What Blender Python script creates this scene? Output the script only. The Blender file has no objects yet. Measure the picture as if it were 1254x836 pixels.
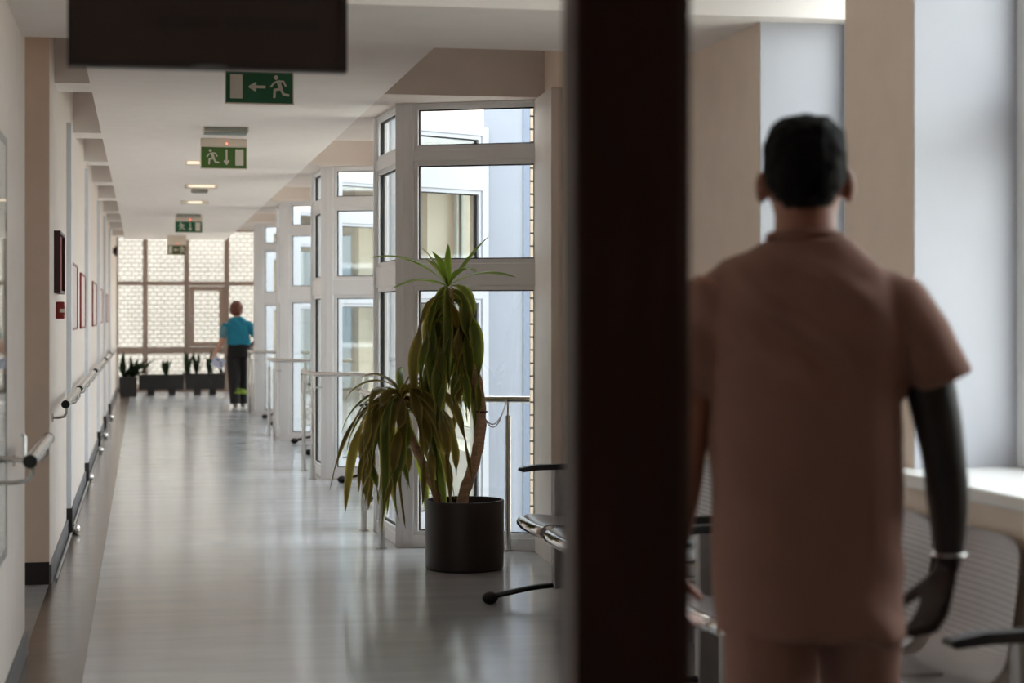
import bpy, bmesh, math, random
from mathutils import Vector, Matrix, noise

random.seed(7)
SC = bpy.context.scene
COL = SC.collection
PI = math.pi

# ------------------------------------------------------------------ camera
F_PX, W_PX, H_PX = 2350.0, 1254.0, 836.0
YAW = math.atan(452 / F_PX)
CAM_H = 1.38
cd = bpy.data.cameras.new('camera')
cam = bpy.data.objects.new('camera', cd)
COL.objects.link(cam)
cam.location = (0, 0, CAM_H)
cam.rotation_euler = (PI / 2, 0, -YAW)
cd.sensor_width = 36.0
cd.lens = F_PX / W_PX * 36.0
cd.shift_y = -30 / W_PX
cd.clip_start = 0.05
cd.clip_end = 400
cd.dof.use_dof = True
cd.dof.focus_distance = 10.6
cd.dof.aperture_fstop = 3.0
SC.camera = cam

# ------------------------------------------------------------------ world
w = bpy.data.worlds.new('overcast_sky')
SC.world = w
w.use_nodes = True
bg = w.node_tree.nodes['Background']
bg.inputs[0].default_value = (0.96, 0.97, 1.0, 1)
bg.inputs[1].default_value = 1.0
SC.view_settings.view_transform = 'Standard'
SC.view_settings.look = 'None'
SC.view_settings.gamma = 1.0
SC.view_settings.use_curve_mapping = False
SC.view_settings.exposure = 2.9
SC.cycles.max_bounces = 14
SC.cycles.diffuse_bounces = 8
SC.cycles.glossy_bounces = 6
SC.cycles.transparent_max_bounces = 24
SC.cycles.sample_clamp_indirect = 6.0
SC.cycles.use_denoising = True


def portal(loc, rot, sx, sy):
    ld = bpy.data.lights.new('daylight_portal', 'AREA')
    ld.shape = 'RECTANGLE'
    ld.size, ld.size_y = sx, sy
    ld.cycles.is_portal = True
    o = bpy.data.objects.new('daylight_portal', ld)
    o.location, o.rotation_euler = loc, rot
    COL.objects.link(o)


TEETH = [11.46, 16.40, 21.56, 26.77]      # depth of each glazed notch's inner near corner
NICHES = [(13.55, 15.65), (18.55, 20.75), (23.75, 25.95), (29.0, 33.5)]   # window openings in the right wall beyond
NEAR = [(3.2, 5.5), (6.075, 6.98)]
for y0, y1 in NEAR + NICHES:
    portal((2.75, (y0 + y1) / 2, 1.75), (0, PI / 2, 0), 1.7, y1 - y0)
for ty in TEETH:
    portal((2.62, ty + 0.6, 1.5), (0, PI / 2, 0), 3.0, 1.5)
portal((0.75, 35.95, 1.6), (-PI / 2, 0, 0), 3.4, 3.1)


# ------------------------------------------------------------------ helpers
def ray(x, y):
    u = (x - 627) / F_PX
    c, s = math.cos(YAW), math.sin(YAW)
    return Vector((u * c + s, c - u * s, -(y - 388) / F_PX))


def at_y(x, y, Y):
    r = ray(x, y)
    t = Y / r.y
    return Vector((r.x * t, Y, CAM_H + r.z * t))


def srgb(r, g, b):
    return tuple(((c / 255) / 12.92 if c / 255 <= .04045 else ((c / 255 + .055) / 1.055) ** 2.4) for c in (r, g, b)) + (1.0,)


MATS = {}


def mat(name, col, rough=.6, metal=0.0, var=.06, nscale=6.0, bump=0.0, bscale=60.0, spec=.5, emit=None, emit_s=0.0, stretch=None, rvar=0.0):
    m = bpy.data.materials.new(name)
    m.use_nodes = True
    nt = m.node_tree
    b = nt.nodes['Principled BSDF']
    b.inputs['Roughness'].default_value = rough
    b.inputs['Metallic'].default_value = metal
    b.inputs['Specular IOR Level'].default_value = spec
    tc = nt.nodes.new('ShaderNodeTexCoord')
    mp = nt.nodes.new('ShaderNodeMapping')
    nt.links.new(tc.outputs['Object'], mp.inputs[0])
    if stretch:
        mp.inputs['Scale'].default_value = stretch
    n = nt.nodes.new('ShaderNodeTexNoise')
    n.inputs['Scale'].default_value = nscale
    n.inputs['Detail'].default_value = 5
    nt.links.new(mp.outputs[0], n.inputs['Vector'])
    r = nt.nodes.new('ShaderNodeValToRGB')
    r.color_ramp.elements[0].position = .3
    r.color_ramp.elements[1].position = .7
    r.color_ramp.elements[0].color = tuple(c * (1 - var) for c in col[:3]) + (1,)
    r.color_ramp.elements[1].color = tuple(min(1, c * (1 + var)) for c in col[:3]) + (1,)
    nt.links.new(n.outputs['Fac'], r.inputs[0])
    nt.links.new(r.outputs[0], b.inputs['Base Color'])
    if rvar:
        mr = nt.nodes.new('ShaderNodeMapRange')
        mr.inputs['To Min'].default_value = max(0, rough - rvar)
        mr.inputs['To Max'].default_value = rough + rvar
        nt.links.new(n.outputs['Fac'], mr.inputs[0])
        nt.links.new(mr.outputs[0], b.inputs['Roughness'])
    if bump:
        n2 = nt.nodes.new('ShaderNodeTexNoise')
        n2.inputs['Scale'].default_value = bscale
        nt.links.new(mp.outputs[0], n2.inputs['Vector'])
        bp = nt.nodes.new('ShaderNodeBump')
        bp.inputs['Strength'].default_value = bump
        bp.inputs['Distance'].default_value = .01
        nt.links.new(n2.outputs['Fac'], bp.inputs['Height'])
        nt.links.new(bp.outputs[0], b.inputs['Normal'])
    if emit:
        b.inputs['Emission Color'].default_value = emit
        b.inputs['Emission Strength'].default_value = emit_s
    MATS[name] = m
    return m


def glass_mat(name, tint=(.93, .97, .96), ior=1.5):
    m = bpy.data.materials.new(name)
    m.use_nodes = True
    nt = m.node_tree
    nt.nodes.remove(nt.nodes['Principled BSDF'])
    out = nt.nodes['Material Output']
    t = nt.nodes.new('ShaderNodeBsdfTransparent')
    t.inputs[0].default_value = tint + (1,)
    g = nt.nodes.new('ShaderNodeBsdfGlossy')
    g.inputs['Roughness'].default_value = .02
    fr = nt.nodes.new('ShaderNodeFresnel')
    ge = nt.nodes.new('ShaderNodeNewGeometry')          # same reflectance on entering and leaving the pane
    mi = nt.nodes.new('ShaderNodeMapRange')
    mi.inputs['To Min'].default_value = ior
    mi.inputs['To Max'].default_value = 1 / ior
    nt.links.new(ge.outputs['Backfacing'], mi.inputs[0])
    nt.links.new(mi.outputs[0], fr.inputs[0])
    mx = nt.nodes.new('ShaderNodeMixShader')
    nt.links.new(fr.outputs[0], mx.inputs[0])
    nt.links.new(t.outputs[0], mx.inputs[1])
    nt.links.new(g.outputs[0], mx.inputs[2])
    nt.links.new(mx.outputs[0], out.inputs[0])
    MATS[name] = m
    return m


def leaf_mat(name, dark, light, edge=.55):
    m = mat(name, dark, .42, var=.25, nscale=5)
    nt = m.node_tree
    b = nt.nodes['Principled BSDF']
    uv = nt.nodes.new('ShaderNodeUVMap')
    sp = nt.nodes.new('ShaderNodeSeparateXYZ')
    nt.links.new(uv.outputs[0], sp.inputs[0])
    ma = nt.nodes.new('ShaderNodeMath'); ma.operation = 'SUBTRACT'; ma.inputs[1].default_value = .5
    mb_ = nt.nodes.new('ShaderNodeMath'); mb_.operation = 'ABSOLUTE'
    nt.links.new(sp.outputs[0], ma.inputs[0]); nt.links.new(ma.outputs[0], mb_.inputs[0])
    mr = nt.nodes.new('ShaderNodeMapRange')
    mr.inputs['From Min'].default_value = .24
    mr.inputs['From Max'].default_value = .5
    mr.inputs['To Max'].default_value = edge
    nt.links.new(mb_.outputs[0], mr.inputs[0])
    mx = nt.nodes.new('ShaderNodeMixRGB')
    nt.links.new(mr.outputs[0], mx.inputs[0])
    src = b.inputs['Base Color'].links[0].from_socket
    nt.links.new(src, mx.inputs[1])
    mx.inputs[2].default_value = light
    nt.links.new(mx.outputs[0], b.inputs['Base Color'])
    # thin leaves let light through
    tr = nt.nodes.new('ShaderNodeBsdfTranslucent')
    nt.links.new(mx.outputs[0], tr.inputs[0])
    ms = nt.nodes.new('ShaderNodeMixShader'); ms.inputs[0].default_value = .5
    out = nt.nodes['Material Output']
    nt.links.new(b.outputs[0], ms.inputs[1]); nt.links.new(tr.outputs[0], ms.inputs[2])
    nt.links.new(ms.outputs[0], out.inputs[0])
    return m


class MB:
    """collects geometry; build() links it as ONE mesh object"""
    def __init__(s):
        s.v, s.f, s.fm = [], [], []
        s.uv = None

    def add(s, vs, fs, mi=0):
        o = len(s.v)
        s.v += [tuple(p) for p in vs]
        s.f += [tuple(i + o for i in f) for f in fs]
        s.fm += [mi] * len(fs)
        return s

    def box(s, x0, x1, y0, y1, z0, z1, mi=0):
        vs = [(x, y, z) for x in (x0, x1) for y in (y0, y1) for z in (z0, z1)]
        return s.add(vs, [(0, 1, 3, 2), (4, 6, 7, 5), (0, 4, 5, 1), (2, 3, 7, 6), (0, 2, 6, 4), (1, 5, 7, 3)], mi)

    def bbox(s, x0, x1, y0, y1, z0, z1, b=.005, mi=0):
        """box with chamfered edges"""
        bm = bmesh.new()
        bmesh.ops.create_cube(bm, size=1)
        for v in bm.verts:
            v.co = Vector(((x0 + x1) / 2 + v.co.x * (x1 - x0), (y0 + y1) / 2 + v.co.y * (y1 - y0), (z0 + z1) / 2 + v.co.z * (z1 - z0)))
        bmesh.ops.bevel(bm, geom=bm.edges[:], offset=b, segments=2, profile=.5, affect='EDGES')
        bm.verts.index_update()
        s.add([v.co.copy() for v in bm.verts], [[v.index for v in f.verts] for f in bm.faces], mi)
        bm.free()
        return s

    def prism(s, pts, z0, z1, mi=0):
        n = len(pts)
        vs = [(x, y, z0) for x, y in pts] + [(x, y, z1) for x, y in pts]
        fs = [tuple(reversed(range(n))), tuple(range(n, 2 * n))]
        fs += [(i, (i + 1) % n, n + (i + 1) % n, n + i) for i in range(n)]
        return s.add(vs, fs, mi)

    def prism_axis(s, pts, a0, a1, axis, mi=0):
        """extrude a 2D outline along axis 'x' or 'y'"""
        n = len(pts)
        mk = (lambda p, a: (a, p[0], p[1])) if axis == 'x' else (lambda p, a: (p[0], a, p[1]))
        vs = [mk(p, a0) for p in pts] + [mk(p, a1) for p in pts]
        fs = [tuple(reversed(range(n))), tuple(range(n, 2 * n))]
        fs += [(i, (i + 1) % n, n + (i + 1) % n, n + i) for i in range(n)]
        return s.add(vs, fs, mi)

    def tube(s, pts, rad, n=10, mi=0, cap=True, squash=None):
        pts = [Vector(p) for p in pts]
        if not hasattr(rad, '__len__'):
            rad = [rad] * len(pts)
        rings, up = [], None
        for i, p in enumerate(pts):
            t = (pts[min(i + 1, len(pts) - 1)] - pts[max(i - 1, 0)]).normalized()
            if up is None:
                up = Vector((0, 0, 1)) if abs(t.z) < .9 else Vector((0, 1, 0))
            a = (up - t * up.dot(t)).normalized()
            b = t.cross(a)
            up = a
            r = rad[i]
            ra, rb = (r, r) if not hasattr(r, '__len__') else r
            rings.append([p + a * (ra * math.cos(2 * PI * k / n)) + b * (rb * math.sin(2 * PI * k / n)) for k in range(n)])
        return s.loft(rings, cap, mi)

    def loft(s, rings, cap=True, mi=0):
        n = len(rings[0])
        vs = [p for r in rings for p in r]
        fs = []
        for i in range(len(rings) - 1):
            for k in range(n):
                fs.append((i * n + k, i * n + (k + 1) % n, (i + 1) * n + (k + 1) % n, (i + 1) * n + k))
        if cap:
            fs.append(tuple(reversed(range(n))))
            fs.append(tuple(range((len(rings) - 1) * n, len(rings) * n)))
        return s.add(vs, fs, mi)

    def lathe(s, prof, cx=0, cy=0, n=28, mi=0, cap=True):
        return s.loft([[(cx + r * math.cos(2 * PI * k / n), cy + r * math.sin(2 * PI * k / n), z) for k in range(n)] for r, z in prof], cap, mi)

    def ell(s, c, r, n=12, m=8, mi=0):
        rings = []
        for i in range(m + 1):
            a = -PI / 2 + PI * min(max(i / m, .02), .98)
            rings.append([(c[0] + r[0] * math.cos(a) * math.cos(2 * PI * k / n), c[1] + r[1] * math.cos(a) * math.sin(2 * PI * k / n), c[2] + r[2] * math.sin(a)) for k in range(n)])
        return s.loft(rings, True, mi)

    def mesh(s, name, mats, smooth=None):
        me = bpy.data.meshes.new(name)
        me.from_pydata(s.v, [], s.f)
        if not isinstance(mats, (list, tuple)):
            mats = [mats]
        for m in mats:
            me.materials.append(MATS[m])
        if len(mats) > 1:
            me.polygons.foreach_set('material_index', s.fm)
        if s.uv:
            ul = me.uv_layers.new(name='UVMap')
            for l in me.loops:
                ul.data[l.index].uv = s.uv[l.vertex_index]
        me.validate()
        bm = bmesh.new(); bm.from_mesh(me)
        bmesh.ops.recalc_face_normals(bm, faces=bm.faces)
        bm.to_mesh(me); bm.free()
        if smooth is not None:
            me.polygons.foreach_set('use_smooth', [True] * len(me.polygons))
            me.set_sharp_from_angle(angle=math.radians(smooth))
        me.update()
        return me

    def build(s, name, mats, parent=None, smooth=None):
        return link(name, s.mesh(name, mats, smooth), parent)


def link(name, me, parent=None):
    o = bpy.data.objects.new(name, me)
    COL.objects.link(o)
    if parent is not None:
        o.parent = parent
    return o


def tag(o, label=None, cat=None, group=None, kind=None):
    if label: o['label'] = label
    if cat: o['category'] = cat
    if group: o['group'] = group
    if kind: o['kind'] = kind
    return o


def empty(name, loc, label, cat, group=None, rz=0.0, kind=None):
    o = link(name, None)
    o.location = loc
    o.rotation_euler = (0, 0, rz)
    return tag(o, label, cat, group, kind)


def struct(name, mb, mats, label=None, smooth=None):
    o = mb.build(name, mats, None, smooth)
    return tag(o, label, None, None, 'structure')


# ------------------------------------------------------------------ materials
mat('wall_white', srgb(232, 222, 215), .55, var=.03, bump=.04)
mat('wall_beige', srgb(240, 222, 207), .6, var=.03, bump=.04)
mat('wall_blue', srgb(222, 226, 233), .45, var=.02)
mat('ceiling_white', srgb(238, 231, 226), .7, var=.02)
mat('soffit_taupe', srgb(218, 206, 198), .7, var=.03)
mat('floor_grey', srgb(176, 178, 183), .17, var=.05, nscale=2.2, rvar=.07, bump=.02, bscale=9, stretch=(.6, 3.0, 1))
mat('floor_strip', srgb(100, 85, 76), .20, var=.14, nscale=7, rvar=.06, bump=.02, bscale=9, stretch=(1, 2, 1))
mat('skirting_grey', srgb(110, 110, 114), .5)
mat('skirting_light', srgb(170, 168, 166), .5)
mat('skirting_black', srgb(38, 34, 34), .5)
mat('upvc', srgb(232, 232, 234), .3, var=.01)
mat('gasket', srgb(18, 18, 20), .6)
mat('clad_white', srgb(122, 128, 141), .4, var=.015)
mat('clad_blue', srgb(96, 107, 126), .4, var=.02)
mat('sill_white', srgb(232, 230, 228), .3, var=.02)
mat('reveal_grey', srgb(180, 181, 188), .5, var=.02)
mat('end_frame', srgb(150, 132, 122), .45, var=.04)
glass_mat('glass')
glass_mat('glass_outer', (.86, .9, .9), 1.8)
mat('upvc_outer_dimmed', srgb(146, 150, 158), .35, var=.015)  # darker copy of the white frame; outdoor skylight offset in its colour
mat('annexe_wall', srgb(150, 134, 112), .8, var=.08, nscale=1.5)
mat('annexe_roof', srgb(86, 74, 66), .8)
mat('brick_cream', srgb(158, 143, 127), .85, var=.10, nscale=3, bump=.15)
mat('brick_white', srgb(142, 134, 126), .85, var=.08, nscale=2.5, bump=.15)
mat('mortar', srgb(92, 80, 70), .9)
mat('ground', srgb(196, 190, 180), .9, var=.12, nscale=1.5)
mat('steel', (.62, .60, .58, 1), .24, 1.0, var=.05, nscale=30)
mat('steel_dull', (.44, .43, .43, 1), .38, 1.0, var=.06, nscale=20)
mat('chrome', (.8, .8, .8, 1), .06, 1.0, var=.01)
mat('black_plastic', srgb(20, 19, 22), .38, var=.05)
mat('rubber', srgb(14, 13, 13), .6)
mat('wood_dark', srgb(56, 27, 15), .5, var=.25, nscale=5, stretch=(8, 8, .6))
mat('sign_dark', srgb(38, 19, 11), .5, var=.08)
mat('sign_print', srgb(26, 12, 8), .5)
mat('green_sign', srgb(18, 96, 58), .45, var=.02)
mat('green_sign_b', srgb(72, 112, 44), .45, var=.02)
mat('green_dull', srgb(84, 92, 56), .5, var=.02)
mat('white_mark', srgb(226, 218, 206), .5, var=.01)
mat('cream_plastic', srgb(222, 210, 194), .45, var=.02)
mat('louvre', srgb(124, 134, 128), .5, var=.05)
mat('lamp_diffuser', srgb(250, 240, 220), .4, emit=(1, .85, .65, 1), emit_s=.10)
mat('warm_lamp', srgb(255, 236, 205), .4, emit=(1, .70, .42, 1), emit_s=.5)
mat('led_red', (.8, .05, .02, 1), .4, emit=(1, .08, .03, 1), emit_s=1.2)
mat('red', srgb(150, 28, 24), .4, var=.03)
mat('red_frame', srgb(132, 34, 30), .35, var=.04)
mat('brown_frame', srgb(60, 28, 22), .4)
mat('paper', srgb(216, 208, 202), .5, var=.05)
mat('poster', srgb(222, 206, 200), .4, var=.12, nscale=9)
mat('pot_brown', srgb(30, 18, 17), .42, var=.06)
mat('soil', srgb(40, 28, 20), .95, var=.3, nscale=40, bump=.6, bscale=80)
mat('bark', srgb(186, 154, 126), .85, var=.25, nscale=22, stretch=(1, 1, 4), bump=.5, bscale=50)
leaf_mat('leaf_a', srgb(98, 110, 44), srgb(200, 202, 100), .75)
leaf_mat('leaf_b', srgb(112, 100, 44), srgb(200, 176, 94), .6)
leaf_mat('leaf_bright', srgb(120, 148, 46), srgb(186, 200, 84), .5)
leaf_mat('leaf_dark', srgb(30, 44, 24), srgb(60, 78, 40), .4)
mat('trough', srgb(14, 10, 10), .4, var=.1)
mat('skin', srgb(150, 98, 78), .5, var=.05, nscale=20)
mat('skin_pale', srgb(206, 150, 126), .5, var=.04)
mat('tattoo', srgb(26, 16, 14), .55, var=.45, nscale=28)
mat('hair_black', srgb(10, 8, 8), .7, var=.2, nscale=60, bump=.6, bscale=120, spec=.12)
mat('hair_auburn', srgb(96, 48, 30), .55, var=.25, nscale=30, bump=.5, bscale=60)
mat('scrub_rose', srgb(138, 100, 86), .85, var=.04, nscale=14, bump=.12, bscale=400)
mat('teal', srgb(18, 120, 146), .8, var=.06)
mat('teal_sleeve', srgb(92, 134, 146), .8, var=.05)
mat('trousers_black', srgb(9, 6, 7), .8)
mat('shoe_white', srgb(210, 204, 198), .5)
mat('shoe_grey', srgb(120, 112, 108), .6)
mat('foliage', srgb(96, 92, 46), .8, var=.35, nscale=3)
mat('foliage_autumn', srgb(150, 104, 60), .8, var=.3, nscale=3)
mat('paper_blue', srgb(196, 202, 226), .6, var=.05)
mat('print_dark', srgb(50, 54, 90), .6)


def perforated(name, col):
    m = mat(name, col, .34, .75, var=.04, nscale=12)
    nt = m.node_tree
    b = nt.nodes['Principled BSDF']
    tc = nt.nodes.new('ShaderNodeTexCoord')
    vo = nt.nodes.new('ShaderNodeTexVoronoi')
    vo.inputs['Scale'].default_value = 90
    vo.inputs['Randomness'].default_value = 0
    nt.links.new(tc.outputs['UV'], vo.inputs['Vector'])
    vo.voronoi_dimensions = '2D'
    cr = nt.nodes.new('ShaderNodeValToRGB')
    cr.color_ramp.elements[0].position = .30
    cr.color_ramp.elements[0].color = (.6, .6, .6, 1)
    cr.color_ramp.elements[1].position = .38
    cr.color_ramp.elements[1].color = (1, 1, 1, 1)
    nt.links.new(vo.outputs['Distance'], cr.inputs[0])
    mx = nt.nodes.new('ShaderNodeMixRGB'); mx.blend_type = 'MULTIPLY'; mx.inputs[0].default_value = 1
    nt.links.new(b.inputs['Base Color'].links[0].from_socket, mx.inputs[1])
    nt.links.new(cr.outputs[0], mx.inputs[2])
    nt.links.new(mx.outputs[0], b.inputs['Base Color'])


perforated('perforated', srgb(196, 194, 198))

# ------------------------------------------------------------------ room shell
XL, XR, XO = -.475, 2.30, 2.70         # left wall face, right wall face, outer face of the right wall
YB, YE = -3.5, 35.9                    # added wall behind the camera, far glazed end
ZC, ZU = 2.66, 3.02                    # dropped ceiling, upper ceiling


def notch(ty):
    """plan outline of one glazed notch, near to far: right end, corner, far corner, right end"""
    i = TEETH.index(ty)
    bx, cx_ = ((1.545, 1.505), (1.545, 1.525), (1.555, 1.565), (1.58, 1.60))[i]
    return [(2.27, ty - .35), (bx, ty), (cx_, ty + .86), (2.28, ty + 1.36)]


def outline(xr):
    pts = [(XL - .25, YB), (xr, YB)]
    for ty in TEETH:
        a, b, c, d = notch(ty)
        pts += [(xr, a[1]), a, b, c, d, (xr, d[1])]
    return pts + [(xr, YE), (XL - .25, YE), (XL - .25, 10.19), (-3.0, 10.19), (-3.0, 8.1), (XL - .25, 8.1)]


struct('floor', MB().prism(outline(XO), -.2, 0), 'floor_grey', 'glossy light grey sheet floor of the corridor')
strip = struct('trim_1', MB().box(XL, -.225, YB, YE, -.01, .0025), 'floor_strip', 'brown marbled floor strip along the left wall')
struct('ceiling', MB().prism(outline(XO), ZU, ZU + .3), 'ceiling_white', 'upper white ceiling above the corridor recesses')
struct('trim_2', MB().box(-.284, 1.36, 7.9, 32.2, ZC, ZU), 'ceiling_white', 'long white dropped ceiling panel running down the corridor')
struct('trim_3', MB().box(XL - .25, XO, 6.85, 7.9, 2.50, ZU), 'ceiling_white', 'deep white downstand beam crossing the corridor')
n = 4
for y in (10.77, 13.67, 16.18, 18.68, 21.18, 23.8, 26.02, 28.42, 30.8):
    struct('trim_%d' % n, MB().box(XL, -.284, y, y + .42, ZC, ZU), 'ceiling_white', 'short white ceiling beam between left wall and dropped ceiling'); n += 1
for i, ty in enumerate(TEETH):
    a, b, c, d = notch(ty)
    y0, y1 = [(10.96, 13.9), (16.17, 18.95), (21.16, 23.85), (26.05, 28.6)][i]
    struct('trim_%d' % n, MB().prism([(1.36, y0), (2.3, y0), (2.3, a[1]), a, b, c, d, (2.3, d[1]), (2.3, y1), (1.36, y1)], ZC, ZU),
           'soffit_taupe', 'taupe ceiling drop over the glazed notch'); n += 1

# left wall: near piece, side passage, far piece
struct('wall_left_near', MB().box(XL - .25, XL, YB, 8.1, 0, ZU), 'wall_white', 'white left wall nearest the timber post')
struct('wall_left', MB().box(XL - .25, XL, 10.21, YE, 0, ZU), 'wall_white', 'long white left corridor wall with handrail')
struct('wall_side_passage', MB().box(-3.0, XL - .252, 10.2, 10.35, 0, ZU).box(XL - .252, XL - .001, 10.19, 10.209, 0, ZU).box(-3.0, XL - .25, 7.95, 8.1, 0, ZU).box(-3.15, -3.0, 7.95, 10.35, 0, ZU), 'wall_beige', 'beige walls of the side passage on the left')
pl_ = empty('passage_lamp', (-1.35, 9.15, ZU - .07), 'warm round ceiling lamp in the side passage', 'ceiling light')
MB().lathe([(.17, .07), (.17, .045), (.165, .04)], 0, 0, 24).build('base', 'cream_plastic', pl_, 40)
MB().lathe([(.16, .045), (.155, .02), (.11, .003), (.01, 0)], 0, 0, 24).build('diffuser', 'warm_lamp', pl_, 60)
struct('baseboard_passage', MB().box(-3.0, XL, 10.178, 10.192, 0, .115), 'skirting_black', 'black skirting on the side passage wall')
struct('baseboard_left', MB().box(XL, XL + .012, 10.19, YE, 0, .10).box(XL, XL + .012, YB, 8.1, 0, .10), 'skirting_grey', 'grey skirting along the left wall')
struct('wall_back_added', MB().box(XL - .25, XO, YB - .2, YB, 0, ZU), 'wall_beige', 'unseen beige wall added behind the camera to keep the foreground dark')  # unseen wall added to block light from behind; the corridor would run on

# right wall with window openings (plain strips around the openings)
def right_wall(name, y0, y1, ops, sill, head, label):
    mb = MB()
    e = [y0]
    for a, b in ops:
        mb.box(XR, XO, e[-1], a, 0, ZU)
        mb.box(XR, XO, a, b, 0, sill)
        mb.box(XR, XO, a, b, head, ZU)
        e.append(b)
    mb.box(XR, XO, e[-1], y1, 0, ZU)
    return struct(name, mb, 'wall_beige', label)


right_wall('wall_right', YB, TEETH[0] - .35, NEAR, .88, 2.86, 'beige right wall with deep white window recesses')
for i, ty in enumerate(TEETH):
    y1 = TEETH[i + 1] - .35 if i < 3 else YE
    right_wall('wall_right_%s' % ('second', 'third', 'fourth', 'fifth')[i], ty + 1.36 + .14, y1, [NICHES[i]], .40, 2.6, 'beige right wall of a seating recess with a wide window')
# white painted reveals and sills of the near windows
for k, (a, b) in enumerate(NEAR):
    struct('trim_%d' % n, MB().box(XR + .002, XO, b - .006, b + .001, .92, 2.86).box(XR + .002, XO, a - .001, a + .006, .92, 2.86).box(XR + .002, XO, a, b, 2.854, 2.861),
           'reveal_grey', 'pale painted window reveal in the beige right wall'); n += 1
    struct('trim_%d' % n, MB().bbox(XR - .10, XO, a - .04, b + .04, .88, .92, .006), 'sill_white', 'thick white window sill on the right wall'); n += 1
# pale reveal strip beside the first glazed notch
struct('trim_%d' % n, MB().prism([(2.301, 10.46), (2.235, 10.46), (2.268, 11.1), (2.301, 11.1)], 0, ZC), 'wall_white', 'pale reveal strip beside the first glazed notch'); n += 1
struct('baseboard_right', MB().box(XR - .012, XR, YB, 10.46, 0, .10), 'skirting_grey', 'grey skirting along the right wall')

# light blue-grey pilasters on the left wall
PIL = [12.45, 16.3, 20.7, 23.9, 27.3]
for y in PIL:
    struct('trim_%d' % n, MB().box(XL, XL + .03, y, y + .22, .1, ZC - .05), 'wall_blue', 'pale blue-grey pilaster strip on the left wall'); n += 1
    struct('trim_%d' % n, MB().box(XL, XL + .036, y - .004, y + .224, 0, .17), 'skirting_black', 'speckled black plinth block under a pilaster'); n += 1
# thin pipe along the foot of the left wall
struct('trim_%d' % n, MB().tube([(XL + .03, 10.3, .012), (XL + .03, 30, .012)], .007, 8), 'skirting_light', 'thin white pipe along the foot of the left wall', 40); n += 1

# ------------------------------------------------------------------ windows
def bar_frame(x0, x1, z0, z1, b, d0, d1):
    mb = MB()
    mb.box(x0, x0 + b, d0, d1, z0, z1)
    mb.box(x1 - b, x1, d0, d1, z0, z1)
    mb.box(x0 + b, x1 - b, d0, d1, z0, z0 + b)
    mb.box(x0 + b, x1 - b, d0, d1, z1 - b, z1)
    return mb


WN = [0]


def window(p0, p1, tiers, label, zb=0.0, zt=ZC, post=.07, frame='upvc', cols=1, depth=.08, sash=.035, hinge=False, bars=None, glass='glass'):
    """upright glazed panel between two plan points; its local x runs p0 to p1"""
    WN[0] += 1
    d = Vector((p1[0] - p0[0], p1[1] - p0[1]))
    L = d.length
    root = empty('window_%d' % WN[0], (p0[0], p0[1], 0), label, 'window', None, math.atan2(d.y, d.x), 'structure')
    xs = [i * L / cols for i in range(cols + 1)] if bars is None else bars
    for i, x in enumerate(xs):
        a = max(0, x - post / 2) if 0 < i < len(xs) - 1 else (0 if i == 0 else L - post)
        MB().bbox(a, a + post, -depth / 2, depth / 2, zb, zt, .006).build('mullion', frame, root)
    edges = [zb] + [z for t in tiers for z in t] + [zt]
    for i in range(0, len(edges), 2):
        if edges[i + 1] - edges[i] > .005:
            MB().bbox(post * .5, L - post * .5, -depth / 2 + .002, depth / 2 - .002, edges[i], edges[i + 1], .005).build('transom', frame, root)
    for i in range(len(xs) - 1):
        x0 = xs[i] + (post if i == 0 else post / 2)
        x1 = xs[i + 1] - (post if i == len(xs) - 2 else post / 2)
        for (z0, z1) in tiers:
            if sash:
                s = bar_frame(x0 - .01, x1 + .01, z0 - .01, z1 + .01, sash, -depth * .35, depth * .35).build('sash', frame, root)
                bar_frame(x0 - .01 + sash, x1 + .01 - sash, z0 - .01 + sash, z1 + .01 - sash, .007, -.012, .012).build('gasket', 'gasket', s)
                q = sash - .006
            else:
                q = -.004
            MB().box(x0 + q, x1 - q, -.004, .004, z0 + q, z1 - q).build('pane', glass, root)
    if hinge:
        for z in (1.60, .45):
            h = MB().tube([(.03, depth * .5 + .012, z), (.03, depth * .5 + .012, z + .075)], .012, 10)
            h.build('hinge', 'upvc', root, 40)
    return root


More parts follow.
